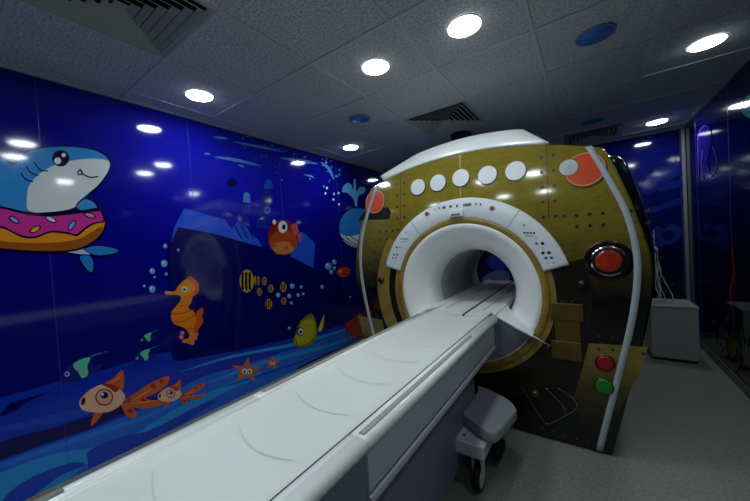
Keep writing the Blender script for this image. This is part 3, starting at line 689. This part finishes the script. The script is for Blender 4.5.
# dock plate in the lower half of the mouth, sloping shelf and tab
q = MB(); yp = FY-.13
edge_l = [(-.480,.744),(-.39,.788),(-.288,.842),(-.268,.854)]
prof_ = [(CX+x, z) for x, z in edge_l]+[(CX-x, z) for x, z in edge_l[::-1]]
low = [(CX+.516*math.cos(a), CZ+.516*math.sin(a)) for a in [(-.175*PI)-(.65*PI)*i/30 for i in range(31)]]
poly_ = [Vector((x, yp, z)) for x, z in prof_] + [Vector((x, yp+(.10 if 1 else 0), z)) for x, z in low]
ring0 = [Vector((x, yp, z-.012)) for x, z in prof_]
n_ = len(prof_); 
cols = 40; A_, B_, MID = [], [], []
for i in range(cols+1):
    x = CX-.480+.960*i/cols; d = abs(x-CX)
    zt = interp(d, [(0,.854),(.268,.854),(.288,.842),(.39,.788),(.48,.744)])-.018
    al = -.825*PI+.65*PI*i/cols; xl, zl = CX+.520*math.cos(al), CZ+.520*math.sin(al)
    A_.append(Vector((x, yp+.012, zt))); B_.append(Vector((xl, FY-.0145, zl))); MID.append((A_[-1]+B_[-1])/2+Vector((0, -.012, 0)))
q.loft([A_, MID, B_], mat('dock_grey', (150,156,172), .38), closed=False)
q.build('dock_panel', scn, label='blue grey panel filling the lower half of the mouth')
for sgn in (1, -1):
    pf = [(.264,.855),(.268,.854),(.288,.842),(.39,.788),(.48,.744)]
    dep = [.34,.34,.30,.19,.09]
    q = MB(); q.loft([[Vector((CX+sgn*d, yp+.003+k*dp if k else yp+dy, z+dz)) for (d, z), dp in zip(pf, dep)] for k, dy, dz in ((0,.02,-.022),(0,0,-.018),(0,0,-.004),(.03,0,0),(.6,0,-.002),(1,0,-.006))], M_white, closed=False)
    q.build('dock_shelf', scn, label='white sloping shelf at one side of the bed end')
q = MB(); a = Vector((-.322, yp-.002, .742)); b2 = onface(549.5, 345.5, .05)
q.tube([a, a.lerp(b2, .5), b2], .0045, M_white); q.tube([b2, b2+Vector((-.02,.02,-.03))], .004, M_grey)
q.build('release_lever', scn, label='slim white lever')
# bridge rails through bore
q = MB(); xs_ = [-.262,-.255,-.208,-.200,-.14,-.10,.035,.040,.052,.057,.12,.16,.200,.208,.255,.262]
hz = [.835,.862,.862,.848,.848,.852,.852,.835,.835,.852,.852,.848,.848,.862,.862,.835]
def bend(x): return (2.2462-.13*(1-(x/.2085)**2)) if abs(x) < .2085 else 2.134
br = [[Vector((CX+x, max(y, bend(x)), z)) for x, z in zip(xs_, hz)] for y in (0, 2.4, 3.0, 3.9)]
br = [[Vector((v.x, v.y, .80)) for v in br[0]]]+br
q.loft(br, M_bore, smooth=False, closed=False)
q.box(CX+.0405, CX+.0515, 2.135, 3.9, .8355, .8525, M_black); q.box(CX-.262, CX+.262, 2.25, 3.9, .70, .834, M_tunnel)
for dx in (-.14, .14): q.box(CX+dx-.006, CX+dx+.006, 2.3, 3.9, .848, .856, M_pale)
q.build('bore_bridge', scn, label='white sliding bed track inside the bore with a black slot')

# ------------------------------------------------------------------ patient table
tb = thing('patient_table', (CX, 1.0, 0), 'long white wheeled patient table docked to the front of the scanner', 'patient table')
YA, YE = -.62, 2.132
q = MB(); HW = .2085; nx = 20; rings = []
endc = lambda x: 2.245-.10*(1-(x/HW)**2)*0 - .13*(1-(x/HW)**2)
ny = 60
for j in range(ny+1):
    t = j/ny; row = []
    for i in range(nx+1):
        x = -HW+2*HW*i/nx; y1 = endc(x); row.append(Vector((CX+x, YA+.03+(y1-YA-.03)*t, .847-.012*(1-(x/HW)**2)+(.006 if i in (0, nx) else 0))))
    rings.append(row)
q.loft(rings, M_pad, closed=False)
skirt = [rings[-1], [v-Vector((0,-.004,.03)) for v in rings[-1]]]
q.loft(skirt, M_pad, closed=False)
for y in [-.25, .02, .27, .505, .745, .99, 1.235, 1.47, 1.72, 1.93]:
    pts = []
    for i in range(17):
        u = -1+2*i/16; x = (-.155+.165*(u+1)) if 1 else 0
        x = -.150+.29*(i/16); pts.append(Vector((CX+x, y+.028-.045*math.sin(PI*(i/16)*.8+.1), .8485-.012*(1-(x/HW)**2))))
    L = [[p+Vector((0,-.0028,0)), p+Vector((0,.0028,0))] for p in pts]
    q.loft(L, mat('pad_line_grey', (198,206,203), .5), closed=False)
q.build('table_top', tb, label='white curved lying surface with grey curved marks')
for sgn in (1, -1):
    X = lambda d: CX+sgn*d
    pr = [(.209,.80),(.209,.848),(.213,.853),(.221,.854),(.225,.849),(.231,.849),(.235,.856),(.256,.857),(.268,.854),(.276,.846),(.279,.837),(.279,.826),(.275,.820),(.262,.818)]
    q = MB(); q.loft([[Vector((X(d), y, z)) for d, z in pr] for y in (YA, .655)], M_white, closed=True, cap0=True, cap1=True); 
    rl = q.build('rail', tb, bevel=0)
    pr2 = [(d, z-.001) for d, z in pr]
    q = MB(); q.loft([[Vector((X(d), y, z)) for d, z in pr2] for y in (.662, YE)], M_white, closed=True, cap0=True, cap1=True)
    rl2 = q.build('rail', tb)
    ya, ye = (.668, 1.66) if sgn > 0 else (.69, 2.0)
    q = MB(); q.loft([[Vector((X(d), y, z)) for d, z in ((.236,.854),(.238,.860),(.250,.861),(.257,.858),(.257,.85))] for y in (ya, ya+.01, ye)], M_inlay, closed=True, cap0=True, cap1=True)
    q.build('rail_inlay', rl2, bevel=.002, label='warm grey strip')
    q = MB(); q.loft([[Vector((X(d), y, z)) for d, z in ((.237,.855),(.239,.862),(.254,.863),(.264,.858),(.264,.85))] for y in (YA+.05, .145)], M_inlay if sgn > 0 else mat('inlay_dark', (120,124,120), .4), closed=True, cap0=True, cap1=True)
    if sgn < 0: q.build('rail_inlay', rl, bevel=.002, label='grey strip')
    # side panels
    q = MB(); q.loft([[Vector((X(d), y, z)) for d, z in ((.262,.819),(.270,.816),(.270,.70),(.266,.694),(.266,.687),(.273,.682),(.275,.668),(.270,.655),(.15,.652),(.15,.815))] for y in (.662, 2.06)], M_pale, smooth=False, closed=True, cap0=True, cap1=True)
    sp = q.build('side_panel', tb, label='pale grey side panel with a long groove')
    MB().box(min(X(.264), X(.2675)), max(X(.264), X(.2675)), .664, 2.055, .688, .693, M_groove).build('groove', sp)
    q = MB(); q.loft([[Vector((X(d), y, z)) for d, z in ((.262,.819),(.267,.816),(.267,.60),(.255,.56),(.15,.56),(.15,.815))] for y in (YA+.03, .655)], M_grey, smooth=False, closed=True, cap0=True, cap1=True)
    q.build('end_panel', tb, label='grey panel at the head end')
MB().box(CX-.205, CX+.205, YA+.02, YE-.02, .70, .828, M_grey).build('frame', tb, bevel=.01)
q = MB(); q.box(CX-.15, CX+.15, YA+.15, 1.98, .085, .70, M_grey); q.build('pedestal', tb, bevel=.012, label='blue grey pedestal body')
# foot covers, brackets, casters
def fcov(sgn, ymir):
    X = lambda x: CX+sgn*(x-CX)
    Y_ = (lambda y: y) if not ymir else (lambda y: 1.32-y+.0)
    return X, Y_
pts = smooth_closed([(-.93,1.84),(-.80,1.82),(-.675,1.757),(-.54,1.67),(-.47,1.64),(-.435,1.68),(-.395,1.90),(-.40,1.96),(-.45,2.035),(-.56,2.10),(-.665,2.138),(-.93,2.14)], 4)
for sgn in (1, -1):
    q = MB(); cxm = sum(p[0] for p in pts)/len(pts); cym = sum(p[1] for p in pts)/len(pts)
    P2 = [(CX+sgn*(p[0]-CX), p[1]) for p in pts]; c2 = CX+sgn*(cxm-CX)
    def sc(k, z): return [Vector((c2+(x-c2)*k, cym+(y-cym)*k, z)) for x, y in P2]
    P2 = [(max(-1.185, min(-.385, x)) if sgn > 0 else x, y) for x, y in P2]
    q.loft([sc(.95,.292), sc(.99,.295), sc(1,.303), sc(1,.336), sc(.993,.345), sc(.975,.350)], M_midgrey, cap0=True); q.poly(sc(.975,.350), M_midgrey)
    q.build('foot_cover', tb, label='pale grey rounded cover over the docking foot')
    for (ya, yb2) in ((1.60, 1.83), (-.35, -.12)):
        bx = sorted((CX+sgn*.14, CX+sgn*.305))
        br_ = MB().box(bx[0], bx[1], ya, yb2, .205, .28, M_pale).build('caster_bracket', tb, bevel=.008)
        for bx_, by_, br2, bm2 in ((.285,.15,.014,M_black),(.285,.10,.008,M_pale),(.18,.06,.008,M_black)):
            MB().lathe((CX+sgn*bx_, ya+by_, .2795), (0,0,1), [(br2,0),(br2,.003)], bm2, n=20, cap1=True).build('bolt', br_)
        xw, yw = CX+sgn*.255, ya+.05
        ca = MB(); ca.lathe((xw, yw, .185), (0,0,1), [(.03,0),(.03,.03)], M_dark, n=20, cap0=True, cap1=True)
        for s2 in (-1, 1):
            ca.prism([(xw+s2*.024-.003, yw-.035, .195), (xw+s2*.024-.003, yw+.03, .195), (xw+s2*.024-.003, yw+.035, .08), (xw+s2*.024-.003, yw+.01, .06), (xw+s2*.024-.003, yw-.015, .08)], (.006,0,0), M_pale)
        cc = ca.build('caster_fork', tb, bevel=.003)
        w = MB(); w.lathe((xw, yw+.01, .0735), (1,0,0), [(.055,-.017),(.068,-.017),(.073,-.009),(.073,.009),(.068,.017),(.055,.017)], M_black, n=40)
        w.lathe((xw, yw+.01, .0735), (1,0,0), [(.004,-.02),(.05,-.018),(.056,-.016),(.056,.016),(.05,.018),(.004,.02)], M_pale, n=40, cap0=True, cap1=True)
        w.build('wheel', cc, label='grey wheel with black tyre')
q = MB(); q.box(-.60, -.47, 1.84, 1.98, .06, .13, M_dark); q.build('pedal', tb, bevel=.02, label='dark foot pedal')
q = MB(); q.box(CX-.14, CX+.14, YA+.4, YA+.44, .64, .82, M_dark) if False else None
q = MB(); q.box(-1.11, -1.06, -.0, .14, .80, .845, mat('latch_brown', (92,78,60), .5)); q.build('side_latch', tb, bevel=.008, label='brown latch on the wall side rail')

# ------------------------------------------------------------------ cabinet and cables
cab = thing('equipment_box', (.68, 4.42, 0), 'plain grey box standing on the floor in the far right corner', 'equipment box')
MB().box(.50, .858, 4.25, 4.66, .03, .555, M_cabinet).build('body', cab, bevel=.008)
MB().box(.495, .863, 4.245, 4.665, .555, .575, M_cabinet).build('lid', cab, bevel=.005)
MB().box(.52, .84, 4.27, 4.64, 0, .03, M_dark).build('plinth', cab, label='dark plinth')
cb = thing('cable_bundle', (.62, 4.45, .575), 'looped pale cables hanging down the far wall onto the grey box', 'cables')
def cy(l, y=4.45):
    out = []
    for k, (px, py) in enumerate(smooth_open([(640+a/6.26, 240+b_/6.26) for a, b_ in l])): out.append(on_y(px, py, y+.015*math.sin(k*.7))); out[-1].z = max(out[-1].z, .592)
    return out
for l, y in (([(85,-60),(88,0),(92,40),(100,70),(96,110),(104,180),(118,260),(128,320),(132,395)],4.44), ([(92,40),(108,60),(110,100),(112,180),(112,260),(122,330),(140,385)],4.46),
             ([(110,120),(125,190),(150,250),(185,310),(205,355),(203,385),(175,385)],4.45), ([(112,120),(130,200),(120,280),(150,340),(160,390)],4.47), ([(95,150),(102,220),(98,290),(120,350),(128,400)],4.43), ([(118,130),(108,210),(130,300),(110,360),(122,396)],4.49)):
    MB().tube(cy(l, y), .0048, M_cable).build('cable', cb)
q = MB()
for l in ([(78,118),(100,128),(120,116)], [(118,126),(128,120),(134,106)]): q.tube(cy(l, 4.45), .005, M_dark)
q.tube(cy([(96,398),(120,402),(150,400)], 4.44), .009, M_cable)
q.build('cable_tie', cb, label='black tie round the cables')
hk = MB(); pts = [(647,196),(650,193),(652,189)]
hk.tube([on_y(x, y, 3.0) for x, y in pts], .004, M_dark) if False else None

pp = MB(); pp.lathe((-1.15, 3.48, 2.20), (0,0,1), [(.12,0),(.12,.05),(.115,.06),(.115,H-2.205)], M_dark, n=40, cap0=True)
tag(pp.build('exhaust_pipe'), 'black round pipe rising from the scanner top to the ceiling', 'pipe')

# ------------------------------------------------------------------ ceiling fittings
LP = {'A': [(-2.335,1.19),(-2.327,2.95),(-2.327,4.75),(-1.127,1.75),(-.527,1.75),(.673,2.95),(.673,4.75),
            (-1.127,.55),(-.527,.55),(.673,1.15),(-2.327,-.65),(.673,-.65),(-1.127,-.65),(-.527,-.65)]}
LAB = ['round lit ceiling light above the shark mural, leftmost one', 'small round lit ceiling light above the whale at the far left wall', 'round lit ceiling light over the left rear of the scanner',
       'round lit ceiling light over the table, left of the brightest one', 'brightest round ceiling light, above the scanner front at centre', 'round lit ceiling light near the right wall, larger one',
       'round lit ceiling light in the far right corner', 'ceiling light over the middle of the table, left of a pair', 'ceiling light over the middle of the table, right of a pair', 'ceiling light by the right wall near the viewer',
       'ceiling light behind the viewer by the left wall', 'ceiling light behind the viewer by the right wall', 'ceiling light behind the viewer, left of the middle pair', 'ceiling light behind the viewer, right of the middle pair']
first = None
for (x, y), lab in zip(LP['A'], LAB):
    if first is None:
        first = thing('ceiling_light', (x, y, H), lab, 'ceiling light', 'round ceiling downlights')
        MB().lathe((x, y, H+.002), (0,0,-1), [(.086,0),(.097,0),(.097,.0035),(.090,.005),(.0855,.003)], M_rim, n=40).build('rim', first)
        MB().lathe((x, y, H-.003), (0,0,-1), [(.0855,0),(.084,.0022)], M_lamp, n=40, cap1=True).build('diffuser', first, label='glowing white disc')
        kids = list(first.children)
        for k in kids: k.matrix_parent_inverse = Matrix(); 
        for k in kids:
            for v in k.data.vertices: v.co -= Vector((x, y, H))
    else:
        t = first.copy(); col.objects.link(t); t.location = (x, y, H); t['label'] = lab
        for k in kids: c_ = k.copy(); col.objects.link(c_); c_.parent = t
d0 = None
for (x, y), lab in zip([(.073,2.35),(-1.727,2.35),(.073,4.15)], ['large blue round ceiling disc above the right half of the scanner front', 'small blue round ceiling disc left of the scanner, by the mural', 'dim blue round ceiling disc above the rear of the scanner']):
    if d0 is None:
        d0 = thing('ceiling_disc', (x, y, H), lab, 'ceiling disc', 'blue round ceiling discs')
        MB().lathe((0,0,.002), (0,0,-1), [(.09,0),(.104,0),(.104,.004),(.094,.007),(.090,.004)], mat('disc_rim_blue', (120,150,200), .4), n=40).build('rim', None).parent = d0
        MB().lathe((0,0,-.003), (0,0,-1), [(.0915,0),(.09,.002)], M_blue_disc, n=40, cap1=True).build('cover', None, label='matt blue face').parent = d0
    else:
        t = d0.copy(); col.objects.link(t); t.location = (x, y, H); t['label'] = lab
        for k in list(d0.children): c_ = k.copy(); col.objects.link(c_); c_.parent = t
v0 = None
for (x, y), lab in zip([(-1.727,.55),(-1.127,2.95),(.073,4.75)], ['large square air vent at the top left above the shark mural', 'square air vent above the scanner top, beside the black pipe', 'dim square air vent over the rear right of the scanner']):
    if v0 is None:
        v0 = thing('air_vent', (x, y, H), lab, 'air vent', 'square ceiling air vents')
        q = MB(); h = .297
        def sq(r, z): return [Vector((r,r,z)), Vector((-r,r,z)), Vector((-r,-r,z)), Vector((r,-r,z))]
        q.loft([sq(h, .003), sq(h, -.006), sq(h-.012, -.008), sq(h-.03, .001), sq(h-.033,.003)], M_vent, smooth=False); q.build('frame').parent = v0
        q = MB(); q.loft([sq(h-.031, .0035), sq(.001, .0035)], M_dark, smooth=False); q.build('plenum', label='black duct opening').parent = v0
        q = MB()
        for k in range(6):
            r = h-.036-k*.040
            q.loft([sq(r, -.0155), sq(r-.003, -.0170), sq(r-.027, .0005), sq(r-.025, .0020), sq(r, -.0155)], M_vent, smooth=False)
        q.poly(sq(h-.036-6*.040+.006, -.012), M_vent)
        q.build('louvres', label='nested square blades').parent = v0
    else:
        t = v0.copy(); col.objects.link(t); t.location = (x, y, H); t['label'] = lab
        for k in list(v0.children): c_ = k.copy(); col.objects.link(c_); c_.parent = t
